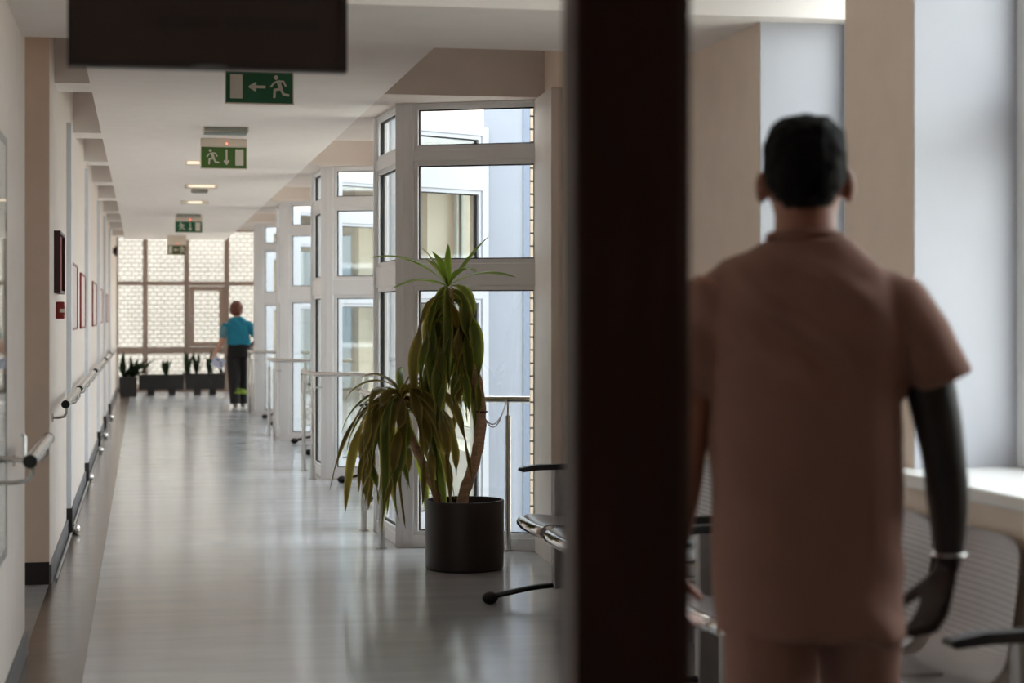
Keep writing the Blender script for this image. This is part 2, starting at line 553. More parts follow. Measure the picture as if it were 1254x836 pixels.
T3 = [(.075, 1.565), (1.70, 2.31), (2.38, 2.645)]
ORD = ['first', 'second', 'third', 'fourth']
for i, ty in enumerate(TEETH):
    a, b, c, d = notch(ty)
    behind = ['behind the tall potted plant', 'second along the corridor', 'third along the corridor', 'last before the far glazed end'][i]
    window(b, (a[0] + .09, a[1] - .043), T3, 'white framed glazed panel facing down the corridor, ' + behind)
    window(c, b, T3, 'narrow white framed glazed panel parallel to the corridor, ' + behind, hinge=True)
    pw = window(c, d, [(.075, 1.50), (1.70, 2.23), (2.40, 2.60)], 'white framed outer glazed panel of the notch, frame colour darkened against skylight, ' + behind, post=.06, frame='upvc_outer_dimmed', glass='glass_outer')
    MB().bbox(.05, .27, -.05, .05, 0, ZC, .006).build('side_panel', 'upvc_outer_dimmed', pw)
    MB_ = MB().prism([(b[0] - .055, b[1] - .01), (b[0] + .03, b[1] - .06), (b[0] + .05, b[1] + .02), (b[0] - .03, b[1] + .07)], 0, ZC)
    struct('trim_%d' % n, MB_, 'upvc', 'white corner post of a glazed notch'); n += 1
    MB_ = MB().prism([(c[0] - .05, c[1] - .06), (c[0] + .03, c[1] - .06), (c[0] + .06, c[1] + .03), (c[0] - .04, c[1] + .06)], 0, ZC)
    struct('trim_%d' % n, MB_, 'upvc', 'white far corner post of a glazed notch'); n += 1
    # white cladding and brick return outside the notch
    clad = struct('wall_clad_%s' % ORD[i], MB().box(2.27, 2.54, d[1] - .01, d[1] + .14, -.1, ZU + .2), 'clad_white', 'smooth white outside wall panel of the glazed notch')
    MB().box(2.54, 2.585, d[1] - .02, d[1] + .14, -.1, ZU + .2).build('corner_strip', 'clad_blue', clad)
    bw = struct('wall_brick_%s' % ORD[i], MB().box(2.585, 3.4, d[1] + .02, d[1] + .14, -.1, ZU + .2), 'mortar', 'cream brick outside wall next to the glazed notch')
    if i == 0:
        bme = MB().bbox(0, .20, 0, .03, 0, .078, .004).mesh('brick', 'brick_cream')
        bme_half = MB().bbox(0, .105, 0, .03, 0, .078, .004).mesh('brick', 'brick_cream')
        for r in range(36):
            off = 0 if r % 2 else -.1
            for q in range(4):
                o = link('brick', bme if (r % 2 or q) else bme_half, bw)
                x = 2.588 + q * .21
                o.location = (x if r % 2 else x - .09 if q else x, d[1] - .008, -.08 + r * .0885)
    # niche window
    ya, yb = NICHES[i]
    window((2.56, ya), (2.56, yb), [(.47, 1.56), (1.66, 2.53)], 'wide white framed window of the seating recess, ' + behind, zb=.40, zt=2.6, cols=2)
for k, (a, b) in enumerate(NEAR):
    window((2.675, a), (2.675, b), [(.99, 1.95), (2.05, 2.80)], ['white framed window beside the man in scrubs', 'white framed window between the beige wall piers'][k], zb=.92, zt=2.86)

# far glazed end with brown-grey frame
E0 = at_y(139, 400, YE).x
xs = [0] + [at_y(x, 400, YE).x - E0 for x in (178, 228.5, 277.5)] + [2.62 - E0]
zt1 = at_y(200, 347, YE).z
zt2 = at_y(200, 429, YE).z
window((E0, YE), (2.62, YE), [(.08, zt2 - .06), (zt2 + .06, zt1 - .04), (zt1 + .04, 2.95)], 'tall brown framed glazed wall closing the far end of the corridor', zt=ZU, post=.09, frame='end_frame', bars=xs, sash=0)
root = bpy.data.objects['window_%d' % WN[0]]
bar_frame(xs[2] + .05, xs[3] - .05, zt2 + .07, zt1 - .05, .085, -.09, .06).build('casement', 'end_frame', root)
MB().box(xs[2] + .07, xs[2] + .10, -.13, -.09, 1.25, 1.40).build('handle', 'steel', root)
struct('wall_far', MB().box(XL - .25, E0, YE - .06, YE + .1, 0, ZU), 'wall_white', 'white wall strip beside the far glazed end')

# ------------------------------------------------------------------ outdoors
struct('ground', MB().box(-30, 60, YB - 20, 70, -.5, -.21), 'ground', 'pale paved ground outside the windows')
BW = struct('wall_courtyard', MB().box(-8, 22, 43, 43.4, -.2, 7.5), 'mortar', 'white brick wall across the courtyard')
bw_, bh_ = .158, .092
bme = MB().bbox(0, bw_ - .014, 0, .03, 0, bh_ - .014, .005).mesh('brick', 'brick_white')
rest = MB()
cx, cz = .75, 1.5
cells = []
for r in range(-1, 50):
    for q in range(-20, 80):
        x = q * bw_ + (bw_ / 2 if r % 2 else 0)
        cells.append((((x - cx) ** 2 + (r * bh_ - cz) ** 2), x, r * bh_))
cells.sort()
for k, (dd, x, z) in enumerate(cells):
    jy = random.uniform(-.006, .006)
    if k < 300:
        o = link('brick', bme, BW)
        o.location = (x, 42.975 + jy, z)
    else:
        rest.box(x, x + bw_ - .014, 42.975 + jy, 43.0, z, z + bh_ - .014)
o = rest.build('brick_courses', 'brick_white', BW)
o['kind'] = 'stuff'


def tree(x, y, h, r, material, label):
    root = empty('garden_tree', (x, y, -.2), label, 'tree', 'garden trees outside')
    MB().tube([(0, 0, 0), (.05, .02, h * .3), (0, .05, h * .6)], [.09, .07, .04], 8).build('trunk', 'bark', root, 60)
    mb = MB()
    for k in range(1500):
        d = Vector((random.gauss(0, 1), random.gauss(0, 1), random.gauss(0, 1))).normalized() * (random.random() ** .4)
        c = Vector((d.x * r, d.y * r, h * .62 + d.z * h * .38))
        s = random.uniform(.06, .13)
        q = Matrix.Rotation(random.uniform(0, 6.3), 3, 'Z') @ Matrix.Rotation(random.uniform(0, 3), 3, 'X')
        mb.add([c + q @ Vector(p) for p in ((-s, 0, 0), (0, -s * .5, .01), (s, 0, 0), (0, s * .5, .01))], [(0, 1, 2, 3)])
    f = mb.build('foliage', material, root)
    f['kind'] = 'stuff'


an = empty('garden_annexe', (20, 15, -.2), 'low cream garden building with a flat brown roof, seen in the glass', 'building')
MB().box(0, 5, -32, 22, 0, 3.6).build('wall', 'annexe_wall', an)
MB().box(-.4, 5.4, -32.4, 22.4, 3.6, 3.95).build('roof', 'annexe_roof', an)
for k in range(12):
    f = MB().box(-.05, .0, -30 + k * 4.3, -28 + k * 4.3, 1.0, 2.6).build('window', 'upvc', an)
    MB().box(-.06, -.05, -29.9 + k * 4.3, -28.1 + k * 4.3, 1.1, 2.5).build('pane', 'gasket', f)
tree(5.2, 30, 3.6, 1.2, 'foliage_autumn', 'bronze leaved garden tree seen through the corridor windows')
tree(4.6, 24, 2.4, .9, 'foliage', 'olive green bushy tree seen through the corridor windows')
tree(7.5, 36, 4.5, 1.6, 'foliage', 'taller olive tree by the courtyard brick wall')

# ------------------------------------------------------------------ dark timber door frame in the foreground
def nearpt(x, Y):
    return at_y(x, 388, Y).x


PX0, PX1 = nearpt(704, 2.45), nearpt(836, 2.5)
fr = empty('door_1', (0, 0, 0), 'dark brown timber post of a door frame standing in the corridor', 'door frame', kind='structure')
mb = MB().bbox(PX0, PX1 - .012, 2.45, 2.53, 0, ZU, .006)
mb.build('jamb', 'wood_dark', fr)
MB().bbox(PX1 - .014, PX1, 2.46, 2.515, 0, ZU, .003).build('stop_bead', 'wood_dark', fr)
MB().bbox(XL, PX0 + .02, 2.46, 2.52, 2.25, 2.38, .005).build('header', 'wood_dark', fr)
MB().bbox(PX1 - .02, XR, 2.46, 2.52, 2.25, 2.38, .005).build('header', 'wood_dark', fr)

# ------------------------------------------------------------------ hanging dark sign board
SY = 4.6
a, b = at_y(85, 78, SY), at_y(423, 86, SY)
hs = empty('hanging_sign', ((a.x + b.x) / 2, SY, a.z), 'dark brown information board hanging from the ceiling on two rods', 'sign')
wS = (b.x - a.x)
MB().bbox(-wS / 2, wS / 2, 0, .035, 0, .34, .005).build('board', 'sign_dark', hs)
bar_frame(-wS / 2 - .004, wS / 2 + .004, -.004, .344, .014, -.006, .041).build('frame', 'sign_print', hs)
for s in (-1, 1):
    MB().tube([(s * wS * .38, .018, .34), (s * wS * .38, .018, ZU - a.z)], .006, 8).build('rod', 'steel', hs)
MB().lathe([(.045, -.001), (.045, .001)], 0, 0, 20).build('emblem', 'sign_print', hs)
em = hs.children[-1]
em.rotation_euler = (PI / 2, 0, 0); em.location = (-wS * .36, -.002, .13)
for (x0, x1, z) in ((-.13, .0, .155), (.02, .10, .155), (.12, .28, .155), (-.12, .02, .09), (.04, .26, .09), (-.12, .2, .22)):
    MB().box(x0, x1, -.002, .0, z, z + .028).build('print_line', 'sign_print', hs)


# ------------------------------------------------------------------ exit signs
def stroke(mb, pts, w, y=0.0, t=.0015):
    for (x0, z0), (x1, z1) in zip(pts[:-1], pts[1:]):
        d = Vector((x1 - x0, z1 - z0))
        l = d.length
        d.normalize()
        nx, nz = -d.y * w / 2, d.x * w / 2
        ex, ez = d.x * w * .25, d.y * w * .25
        q = [(x0 - ex + nx, z0 - ez + nz), (x0 - ex - nx, z0 - ez - nz), (x1 + ex - nx, z1 + ez - nz), (x1 + ex + nx, z1 + ez + nz)]
        mb.add([(x, y, z) for x, z in q] + [(x, y - t, z) for x, z in q], [(0, 1, 2, 3), (7, 6, 5, 4), (0, 4, 5, 1), (1, 5, 6, 2), (2, 6, 7, 3), (3, 7, 4, 0)])


def runner(mb, cx, cz, s):
    """running figure heading to the left"""
    P = lambda x, z: (cx + x * s, cz + z * s)
    nn = 14
    hx, hz = P(-.04, .42)
    mb.add([(hx + .10 * s * math.cos(2 * PI * k / nn), -.0015, hz + .10 * s * math.sin(2 * PI * k / nn)) for k in range(nn)], [tuple(range(nn))])
    stroke(mb, [P(.06, .26), P(.16, -.06)], .17 * s)
    stroke(mb, [P(.02, .26), P(-.14, .18), P(-.26, .02)], .085 * s)
    stroke(mb, [P(.10, .26), P(.28, .26), P(.38, .06)], .085 * s)
    stroke(mb, [P(.12, -.08), P(-.10, -.12), P(-.12, -.44)], .11 * s)
    stroke(mb, [P(.18, -.08), P(.28, -.30), P(.50, -.34)], .11 * s)


def runner_lr(mb, cx, cz, s, flip):
    m2 = MB()
    runner(m2, 0, cz, s)
    if flip:
        m2.v = [(-x, y, z) for x, y, z in m2.v]
    m2.v = [(x + cx, y, z) for x, y, z in m2.v]
    mb.add(m2.v, m2.f)


def exit_sign(x, y, wd, ht, green, kind, label, drop=.0, lamp=False):
    root = empty('exit_sign', (x, y, ZC - drop - ht - (.045 if lamp else .0)), label, 'exit sign', 'green exit signs down the corridor')
    MB().bbox(-wd / 2, wd / 2, -.012, .012, 0, ht, .003).build('plate', green, root)
    bar_frame(-wd / 2 - .003, wd / 2 + .003, -.003, ht + .003, .006, -.014, .014).build('edge_frame', 'cream_plastic', root)
    mk = MB()
    hh = ht * .72
    zc = ht * .52
    if kind == 'left':
        mk.box(-wd * .43, -wd * .25, -.0135, -.0125, zc - hh * .52, zc + hh * .52)
        m2 = MB()
        stroke(m2, [(-wd * .10, zc), (wd * .08, zc)], ht * .09)
        stroke(m2, [(-wd * .06, zc + ht * .10), (-wd * .14, zc)], ht * .085)
        stroke(m2, [(-wd * .06, zc - ht * .10), (-wd * .14, zc)], ht * .085)
        m3 = MB(); runner_lr(m3, wd * .26, zc - .0, hh, False)
    else:
        mk.box(wd * .25, wd * .43, -.0135, -.0125, zc - hh * .52, zc + hh * .52)
        m2 = MB()
        stroke(m2, [(wd * .06, zc + ht * .34), (wd * .06, zc - ht * .25)], ht * .085)
        stroke(m2, [(wd * .01, zc - ht * .16), (wd * .06, zc - ht * .32)], ht * .075)
        stroke(m2, [(wd * .11, zc - ht * .16), (wd * .06, zc - ht * .32)], ht * .075)
        m3 = MB(); runner_lr(m3, -wd * .28, zc, hh, False)
    mk.build('door_symbol', 'white_mark', root)
    m2.v = [(a, b - .0125, c) for a, b, c in m2.v]
    m3.v = [(a, b - .0125, c) for a, b, c in m3.v]
    m2.build('arrow_symbol', 'white_mark', root)
    m3.build('runner_symbol', 'white_mark', root)
    if lamp:
        h = MB().bbox(-wd / 2 - .004, wd / 2 + .004, -.03, .03, ht, ht + .045 + drop, .006).build('lamp_housing', 'cream_plastic', root)
        MB().ell((.02, -.031, ht + .022), (.006, .004, .006), 8, 6).build('indicator_light', 'led_red', h)
    else:
        for s in (-1, 1):
            MB().tube([(s * wd * .4, 0, ht), (s * wd * .4, 0, ht + drop)], .005, 6).build('hanger', 'steel', root)
    return root


def sign_from_px(x0, x1, ytop, ybot, Y, green, kind, label, lamp):
    p, q = at_y((x0 + x1) / 2, ytop, Y), at_y((x0 + x1) / 2, ybot, Y)
    wd = at_y(x1, ybot, Y).x - at_y(x0, ybot, Y).x
    ht = p.z - q.z
    drop = ZC - p.z - (.045 if lamp else 0)
    return exit_sign(p.x, Y, wd, ht, green, kind, label, max(0, drop), lamp)


sign_from_px(276, 359, 88, 127, 9.95, 'green_sign', 'left', 'green exit sign with arrow pointing left, by the side passage', False)
sign_from_px(246, 302, 180, 206.5, 13.95, 'green_sign_b', 'down', 'olive green exit sign with down arrow under a cream lamp housing', True)
sign_from_px(214.5, 247.5, 271, 284.5, 24.6, 'green_sign', 'down', 'small bright green exit sign with down arrow, farther down the corridor', True)
sign_from_px(205, 228, 300, 312, 30.6, 'green_dull', 'left', 'dull green exit sign in front of the far glazed end', True)


# ceiling fittings
def fitting(x0, x1, yp, label, lit=None, depth=.10):
    r = ray((x0 + x1) / 2, yp)
    t = (ZC - CAM_H) / r.z
    c = r * t
    wd = (x1 - x0) / F_PX * c.length
    root = empty('ceiling_fitting', (c.x, c.y, ZC - .035), label, 'ceiling light', 'shallow fittings on the dropped ceiling')
    MB().bbox(-wd / 2, wd / 2, -depth / 2, depth / 2, 0, .035, .004).build('body', 'cream_plastic', root)
    if lit is None:
        for k in range(5):
            MB().box(-wd / 2 + .012, wd / 2 - .012, -depth / 2 - .003, -depth / 2, .004 + k * .006, .007 + k * .006).build('louvre', 'louvre', root)
        MB().box(-wd / 2 + .01, wd / 2 - .01, -depth / 2 + .01, depth / 2 - .01, -.004, 0).build('grille', 'louvre', root)
    else:
        MB().box(-wd / 2 * lit, wd / 2 * lit, -depth / 2 - .004, -depth / 2, .006, .028).build('diffuser', 'lamp_diffuser', root)


fitting(249, 303, 157, 'grey louvred ceiling fitting between the first two exit signs', None, .2)
fitting(228, 246, 197, 'small ceiling lamp partly behind the cream lamp housing', .8)
fitting(227, 266, 226, 'lit shallow ceiling lamp past the second exit sign', .8)
fitting(222, 255, 246, 'longer shallow ceiling lamp before the small bright exit sign', .5)
fitting(234, 255, 231.5, 'thin unlit ceiling fitting just past a lit lamp', None)
fitting(216, 246, 262, 'unlit ceiling fitting touching the small bright exit sign', None)

# ------------------------------------------------------------------ left wall furnishings
RX, RZ = -.400, .92
segs = [(6.29, 7.46), (10.37, 12.3), (12.6, 16.2), (16.75, 20.6), (21.25, 23.8), (24.55, 30.5)]
SLAB = ['short steel handrail on the near white wall before the side passage', 'steel wall handrail just past the side passage', 'steel wall handrail between the first two pilasters',
        'steel wall handrail between the second and third pilasters', 'steel wall handrail between the third and fourth pilasters', 'long steel wall handrail ending at the far glazed end']
for (y0, y1), lab in zip(segs, SLAB):
    rx = RX if y0 > 8 else -.352
    root = empty('wall_handrail', (rx, y0, RZ), lab, 'handrail', 'steel handrails on the left wall')
    L = y1 - y0
    MB().tube([(0, 0, 0), (0, L, 0)], .021, 14).build('rail', 'steel', root, 40)
    for yy in (-.012, L):
        MB().tube([(0, yy, 0), (0, yy + .012, 0)], .0225, 14).build('end_cap', 'rubber', root, 40)
    nb = max(2, int(L / 1.0) + 1)
    for k in range(nb):
        yy = .10 + (L - .2) * k / (nb - 1)
        wx = XL - rx
        bk = MB().tube([(wx, yy, -.075), (wx * .5, yy, -.075), (wx * .15, yy, -.07), (0, yy, -.05), (0, yy, -.018)], .007, 8)
        p = bk.build('bracket', 'steel', root, 60)
        MB().tube([(wx, yy, -.075), (wx + .008, yy, -.075)], .022, 12).build('rosette', 'steel', p, 40)
    if y0 < 8:
        MB().tube([(XL - rx, .03, .012), (0, .03, .0)], .009, 8).build('wall_pin', 'steel', root, 60)
        MB().tube([(-.02, .05, .01), (-.02, .06, .075), (-.028, .06, .085)], .006, 8).build('hook', 'steel', root, 60)

for i, (x, y) in enumerate(((92, 652), (110, 587), (123, 553), (129, 535), (136, 512))):
    r = ray(x, y + 2)
    t = -CAM_H / r.z
    root = empty('door_stop', (r.x * t, r.y * t, 0), 'chrome ball door stop on the floor beside the %s pilaster past the side passage' % ('first', 'second', 'third', 'fourth', 'fifth')[i], 'door stop', 'chrome ball door stops along the left wall')
    MB().ell((0, 0, .034), (.034, .034, .034), 14, 10).build('ball', 'chrome', root, 80)
    MB().tube([(-.045, 0, .034), (0, 0, .034)], .01, 8).build('stem', 'chrome', root, 40)


def picture(x0, x1, z0, z1, label, fm='red_frame', cm='poster', th=.014):
    Y0 = XL / (ray(x0, 388).x / ray(x0, 388).y)
    Y1 = XL / (ray(x1, 388).x / ray(x1, 388).y)
    root = empty('framed_picture', (XL, Y0, z0), label, 'picture', 'framed pictures on the left wall')
    L, hh, b = Y1 - Y0, z1 - z0, .016
    MB().box(0, th, 0, b, 0, hh).box(0, th, L - b, L, 0, hh).box(0, th, b, L - b, 0, b).box(0, th, b, L - b, hh - b, hh).build('frame', fm, root)
    MB().box(0, th * .5, b, L - b, b, hh - b).build('print', cm, root)


picture(66, 72, 1.51, 1.85, 'dark brown framed picture above the red call point', 'brown_frame', 'red', .035)
picture(85.5, 93, 1.29, 1.75, 'red framed picture between the first and second pilasters, nearer one')
picture(97.5, 103, 1.29, 1.72, 'red framed picture between the first and second pilasters, farther one')
picture(112.5, 117, 1.29, 1.72, 'red framed picture just before the third pilaster')
picture(120.5, 124.5, 1.31, 1.70, 'red framed picture just past the third pilaster')
picture(129.5, 132, 1.31, 1.68, 'red framed picture just before the last pilaster')

cp = empty('fire_call_point', (XL, 10.95, 1.37), 'small red fire alarm call point box under the dark picture', 'alarm button')
MB().bbox(0, .045, 0, .10, 0, .095, .005).build('box', 'red', cp)
MB().box(.045, .047, .015, .085, .02, .075).build('pane', 'red_frame', cp)
MB().bbox(.02, .047, -.003, .0, .035, .055, .001).build('key_slot', 'white_mark', cp)
bell = empty('alarm_bell', (XL, 31.5, 2.44), 'small dark round alarm bell high at the far end of the left wall', 'alarm')
MB().tube([(0, 0, 0), (.03, 0, 0)], .05, 14).build('base', 'brown_frame', bell, 40)
MB().tube([(.03, 0, 0), (.05, 0, 0), (.075, 0, 0), (.085, 0, 0)], [.085, .085, .06, .02], 16).build('gong', 'brown_frame', bell, 60)
# framed glass case on the near left wall
gc = empty('display_case', (XL, 6.05, .55), 'shallow glass display case on the near white wall, left of the passage', 'display case')
mb = MB().box(0, .01, 0, .03, 0, 1.45).box(0, .01, .83, .86, 0, 1.45).box(0, .01, .03, .83, 0, .03).box(0, .01, .03, .83, 1.42, 1.45)
mb.build('frame', 'steel_dull', gc)
MB().box(.001, .004, .03, .83, .03, 1.42).build('back_panel', 'paper', gc)
MB().box(.007, .009, .03, .83, .03, 1.42).build('pane', 'glass', gc)

# ------------------------------------------------------------------ steel guard rails round the glazed notches
for i, ty in enumerate(TEETH):
    lab = ['steel guard rail wrapped round the glazed notch behind the potted plant', 'steel guard rail round the second glazed notch', 'steel guard rail round the third glazed notch', 'steel guard rail round the last glazed notch near the woman'][i]
    root = empty('guard_rail', ((1.395, 1.415, 1.435, 1.475)[i], ty - .10, 0), lab, 'railing', 'steel guard rails round the glazed notches')
    path = [(.005, 1.06, .895), (0, .05, .895), (.012, .012, .895), (.05, -.01, .895), (.84, -.30, .895)]
    MB().tube(path, .021, 12).build('top_rail', 'steel', root, 50)
    for (x, y) in ((.0, .0), (.005, .98), (.715, -.262)):
        p = MB().tube([(x, y, .0), (x, y, .80)], .019, 12).build('post', 'steel', root, 40)
        MB().tube([(x, y, .80), (x, y, .885)], .007, 8).build('spigot', 'steel', p, 40)
        MB().tube([(x, y, .001), (x, y, .008)], .034, 14).build('foot_plate', 'steel', p, 40)
    MB().tube([(-.0, .0, .78), (.10, .10, .78)], .006, 8).build('wall_tie', 'steel', root, 40)


# ------------------------------------------------------------------ bench seating
def seat_profile():
    # side outline of the shell: front lip, pan, curved rise, backrest top (u = away from corridor, z up)
    pts = [(0.0, .385), (.0, .41), (.02, .432), (.06, .438), (.16, .428), (.26, .418), (.35, .416), (.40, .428), (.435, .47), (.452, .55), (.470, .66), (.487, .76), (.492, .795)]
    return pts


def smooth_curve(pts, k=3):
    out = []
    for i in range(len(pts) - 1):
        p0, p1, p2, p3 = pts[max(i - 1, 0)], pts[i], pts[i + 1], pts[min(i + 2, len(pts) - 1)]
        for j in range(k):
            t = j / k
            out.append(tuple(.5 * (2 * p1[a] + (p2[a] - p0[a]) * t + (2 * p0[a] - 5 * p1[a] + 4 * p2[a] - p3[a]) * t * t + (3 * p1[a] - p0[a] - 3 * p2[a] + p3[a]) * t ** 3) for a in range(len(p1))))
    out.append(pts[-1])
    return out


SP = smooth_curve(seat_profile())


def shell_mesh():
    mb = MB()
    N = 10
    wd = .475
    rows = []
    M = len(SP)
    for i, (u, z) in enumerate(SP):
        f = i / (M - 1)
        # rounded outline: narrower at lip corners and at the back's top
        hw = wd / 2
        if f < .12: hw *= .86 + .14 * math.sin(f / .12 * PI / 2)
        if f > .80: hw *= math.sqrt(max(.05, 1 - ((f - .80) / .2) ** 2 * .62))
        rows.append((u, z, hw))
    for side in (0, 1):
        for (u, z, hw) in rows:
            for k in range(N + 1):
                s = -1 + 2 * k / N
                dish = .012 * (1 - s * s)
                mb.v.append((u + (dish if z > .5 else 0) + side * (.006 if z > .5 else 0), s * hw, z - (dish if z <= .5 else 0) - side * (.007 if z <= .5 else .002)))
    W = N + 1
    off = M * W
    for i in range(M - 1):
        for k in range(N):
            a = i * W + k
            mb.f.append((a, a + 1, a + W + 1, a + W))
            mb.f.append((off + a, off + a + W, off + a + W + 1, off + a + 1))
        mb.f.append((i * W, (i + 1) * W, off + (i + 1) * W, off + i * W))
        mb.f.append((i * W + N, off + i * W + N, off + (i + 1) * W + N, (i + 1) * W + N))
    for k in range(N):
        mb.f.append((k, off + k, off + k + 1, k + 1))
        a = (M - 1) * W + k
        mb.f.append((a, a + 1, off + a + 1, off + a))
    mb.fm = [0] * len(mb.f)
    mb.uv = [(k / N * .54, i / (M - 1) * .85) for side in (0, 1) for i in range(M) for k in range(N + 1)]
    return mb.mesh('seat_shell', 'perforated', 50)


SHELL = shell_mesh()
lip = MB().tube(smooth_curve([(.012, -.235, .40), (.002, -.2, .402), (-.004, 0, .402), (.002, .2, .402), (.012, .235, .40)]), (.028), 10).mesh('front_lip', 'chrome', 60)
armp = [(-.02, .648), (-.035, .655), (-.03, .668), (.05, .682), (.20, .684), (.36, .680), (.372, .668), (.36, .656), (.2, .658), (.06, .656)]
ARM = MB().prism_axis(armp, -.026, .026, 'y')
ARM = ARM.mesh('armrest', 'black_plastic', 30)


def bench(yfar, nseat, xf, label, pitch=.60):
    """beam bench facing the corridor; yfar = far end support"""
    root = empty('waiting_bench', (xf, yfar, 0), label, 'bench', 'perforated steel waiting benches along the right wall')
    L = nseat * pitch
    MB().bbox(.18, .25, -L - .02, .02, .335, .385, .006).build('beam', 'steel_dull', root)
    for k in range(nseat):
        s = link('seat_shell', SHELL, root)
        s.location = (0, -(k + .5) * pitch, 0)
        l = link('front_lip', lip, s)
        MB_ = MB().box(.12, .36, -.02, .02, .385, .414)
        MB_.build('seat_bracket', 'steel_dull', s)
    for y in (0, -L):
        leg = MB().bbox(.17, .26, y - .025, y + .025, .065, .66, .008).build('leg', 'steel_dull', root)
        foot = MB().tube(smooth_curve([(-.13, y, .035), (-.02, y, .058), (.10, y, .078), (.24, y, .085), (.36, y, .07), (.43, y, .035)]), [(.014, .022)] * 16, 10).build('foot', 'black_plastic', root, 50)
        for x in (-.135, .43):
            MB().ell((x, y, .03), (.04, .034, .03), 12, 8).build('rubber_foot', 'rubber', foot, 60)
        a_ = link('armrest', ARM, root)
        a_.location = (.04, y, -.015)
    return root


bench(9.08, 4, 1.775, 'perforated steel waiting bench beside the potted plant and pale reveal strip', .615)
bench(6.33, 4, 1.775, 'perforated steel waiting bench under the windows beside the man in scrubs', .565)
bench(15.92, 3, 1.76, 'steel waiting bench in the recess before the second glazed notch')
bench(21.02, 3, 1.76, 'steel waiting bench in the recess before the third glazed notch')
bench(26.25, 3, 1.76, 'steel waiting bench in the recess before the last glazed notch')


# ------------------------------------------------------------------ plants
def leaf(root, base, az, e0, e1, L, wd, material, droop=1.0, wav=.0, name='leaf'):
    """strap leaf; az in plan, elevation from e0 to e1 along its length"""
    mb = MB()
    N = 15
    p = Vector(base)
    rows = []
    tw0 = random.uniform(-.25, .25)
    ph = random.uniform(0, 6.3)
    for i in range(N + 1):
        t = i / N
        e = math.radians(e0 + (e1 - e0) * (t ** droop if droop > 0 else 1 - math.exp(t * droop)))
        a = az + wav * math.sin(t * 5 + ph)
        d = Vector((math.cos(a) * math.cos(e), math.sin(a) * math.cos(e), math.sin(e)))
        side = Vector((-math.sin(a), math.cos(a), 0))
        nrm = side.cross(d)
        tw = tw0 + wav * 3.2 * math.sin(t * 6 + ph)
        side_off = side * (wav * .05 * math.sin(t * 7 + ph * 2) * t)
        side = side * math.cos(tw) + nrm * math.sin(tw)
        nrm = side.cross(d)
        hw = wd * .5 * (math.sin(PI * min(1, .10 + t * .9)) ** .62 if t < 1 else 0.02)
        hw *= .55 + .45 * min(1, t * 3.5)
        rows.append((p + side_off, side * max(hw, .0008), nrm * (hw * .35)))
        p += d * (L / N)
    uv = []
    for i, (c, s, nn) in enumerate(rows):
        mb.v += [tuple(c - s + nn), tuple(c), tuple(c + s + nn)]
        uv += [(0, i / N), (.5, i / N), (1, i / N)]
    for i in range(N):
        a = i * 3
        mb.f += [(a, a + 1, a + 4, a + 3), (a + 1, a + 2, a + 5, a + 4)]
    mb.fm = [0] * len(mb.f)
    mb.uv = uv
    return mb.build(name, material, root, 180)


PL = Vector((1.735, 10.40, 0))
pp = empty('potted_dracaena', PL, 'tall two-stemmed dracaena with drooping strap leaves in a round brown pot', 'potted plant')
pp.rotation_euler = (0, 0, -YAW)          # local x = across the view, y = away
pot = MB().lathe([(.205, 0), (.215, .01), (.217, .37), (.215, .378), (.205, .378), (.203, .33), (.01, .33)], 0, 0, 40).build('pot', 'pot_brown', pp, 40)
MB().lathe([(.2, .325), (.15, .335), (.02, .338)], 0, 0, 24).build('soil', 'soil', pot, 60)


def trunk(pts, r):
    pts = smooth_curve(pts, 5)
    rad = [r[0] + (r[1] - r[0]) * i / (len(pts) - 1) + .003 * math.sin(i * 2.4) for i in range(len(pts))]
    MB().tube(pts, rad, 12).build('trunk', 'bark', pp, 60)


trunk([(-.02, 0, .32), (.0, .0, .42), (.065, .01, .62), (.09, .01, .83), (.06, .0, 1.06), (-.013, -.02, 1.175), (-.07, -.01, 1.35), (-.09, 0, 1.53)], (.032, .027))
trunk([(-.13, .02, .32), (-.17, .02, .44), (-.24, .01, .60), (-.32, .0, .78), (-.35, 0, .93)], (.022, .024))
C1, C2 = Vector((-.09, 0, 1.53)), Vector((-.35, 0, .96))
# upright and arching crown leaves traced from the photo: (azimuth deg, e0, e1, length, width)
for (az, e0, e1, L, wd, m) in ((176, 52, -18, .50, .062, 'leaf_bright'), (5, 62, 38, .36, .07, 'leaf_bright'), (2, 38, -28, .40, .055, 'leaf_bright'), (178, 30, -40, .33, .06, 'leaf_bright'),
                               (95, 80, 50, .26, .04, 'leaf_bright'), (250, 66, 10, .30, .05, 'leaf_bright'), (120, 55, 0, .33, .045, 'leaf_a'), (300, 50, -30, .36, .05, 'leaf_bright'), (200, 70, 35, .27, .045, 'leaf_bright')):
    leaf(pp, C1 + Vector((0, 0, .02)), math.radians(az), e0, e1, L, wd, m, 1.0, .05)
for k in range(38):
    az = k * 2.399 + random.uniform(-.3, .3)
    f = k / 38
    z = C1 + Vector((0, 0, -.22 * f))
    leaf(pp, z, az, random.uniform(20, 65) - 45 * f, random.uniform(-91, -84), random.uniform(.48, .82) - .10 * f, random.uniform(.055, .08), random.choice(['leaf_a', 'leaf_a', 'leaf_a', 'leaf_b']), -random.uniform(5, 11) * (1.5 if math.cos(az) < -.7 else 1), random.uniform(.15, .6))
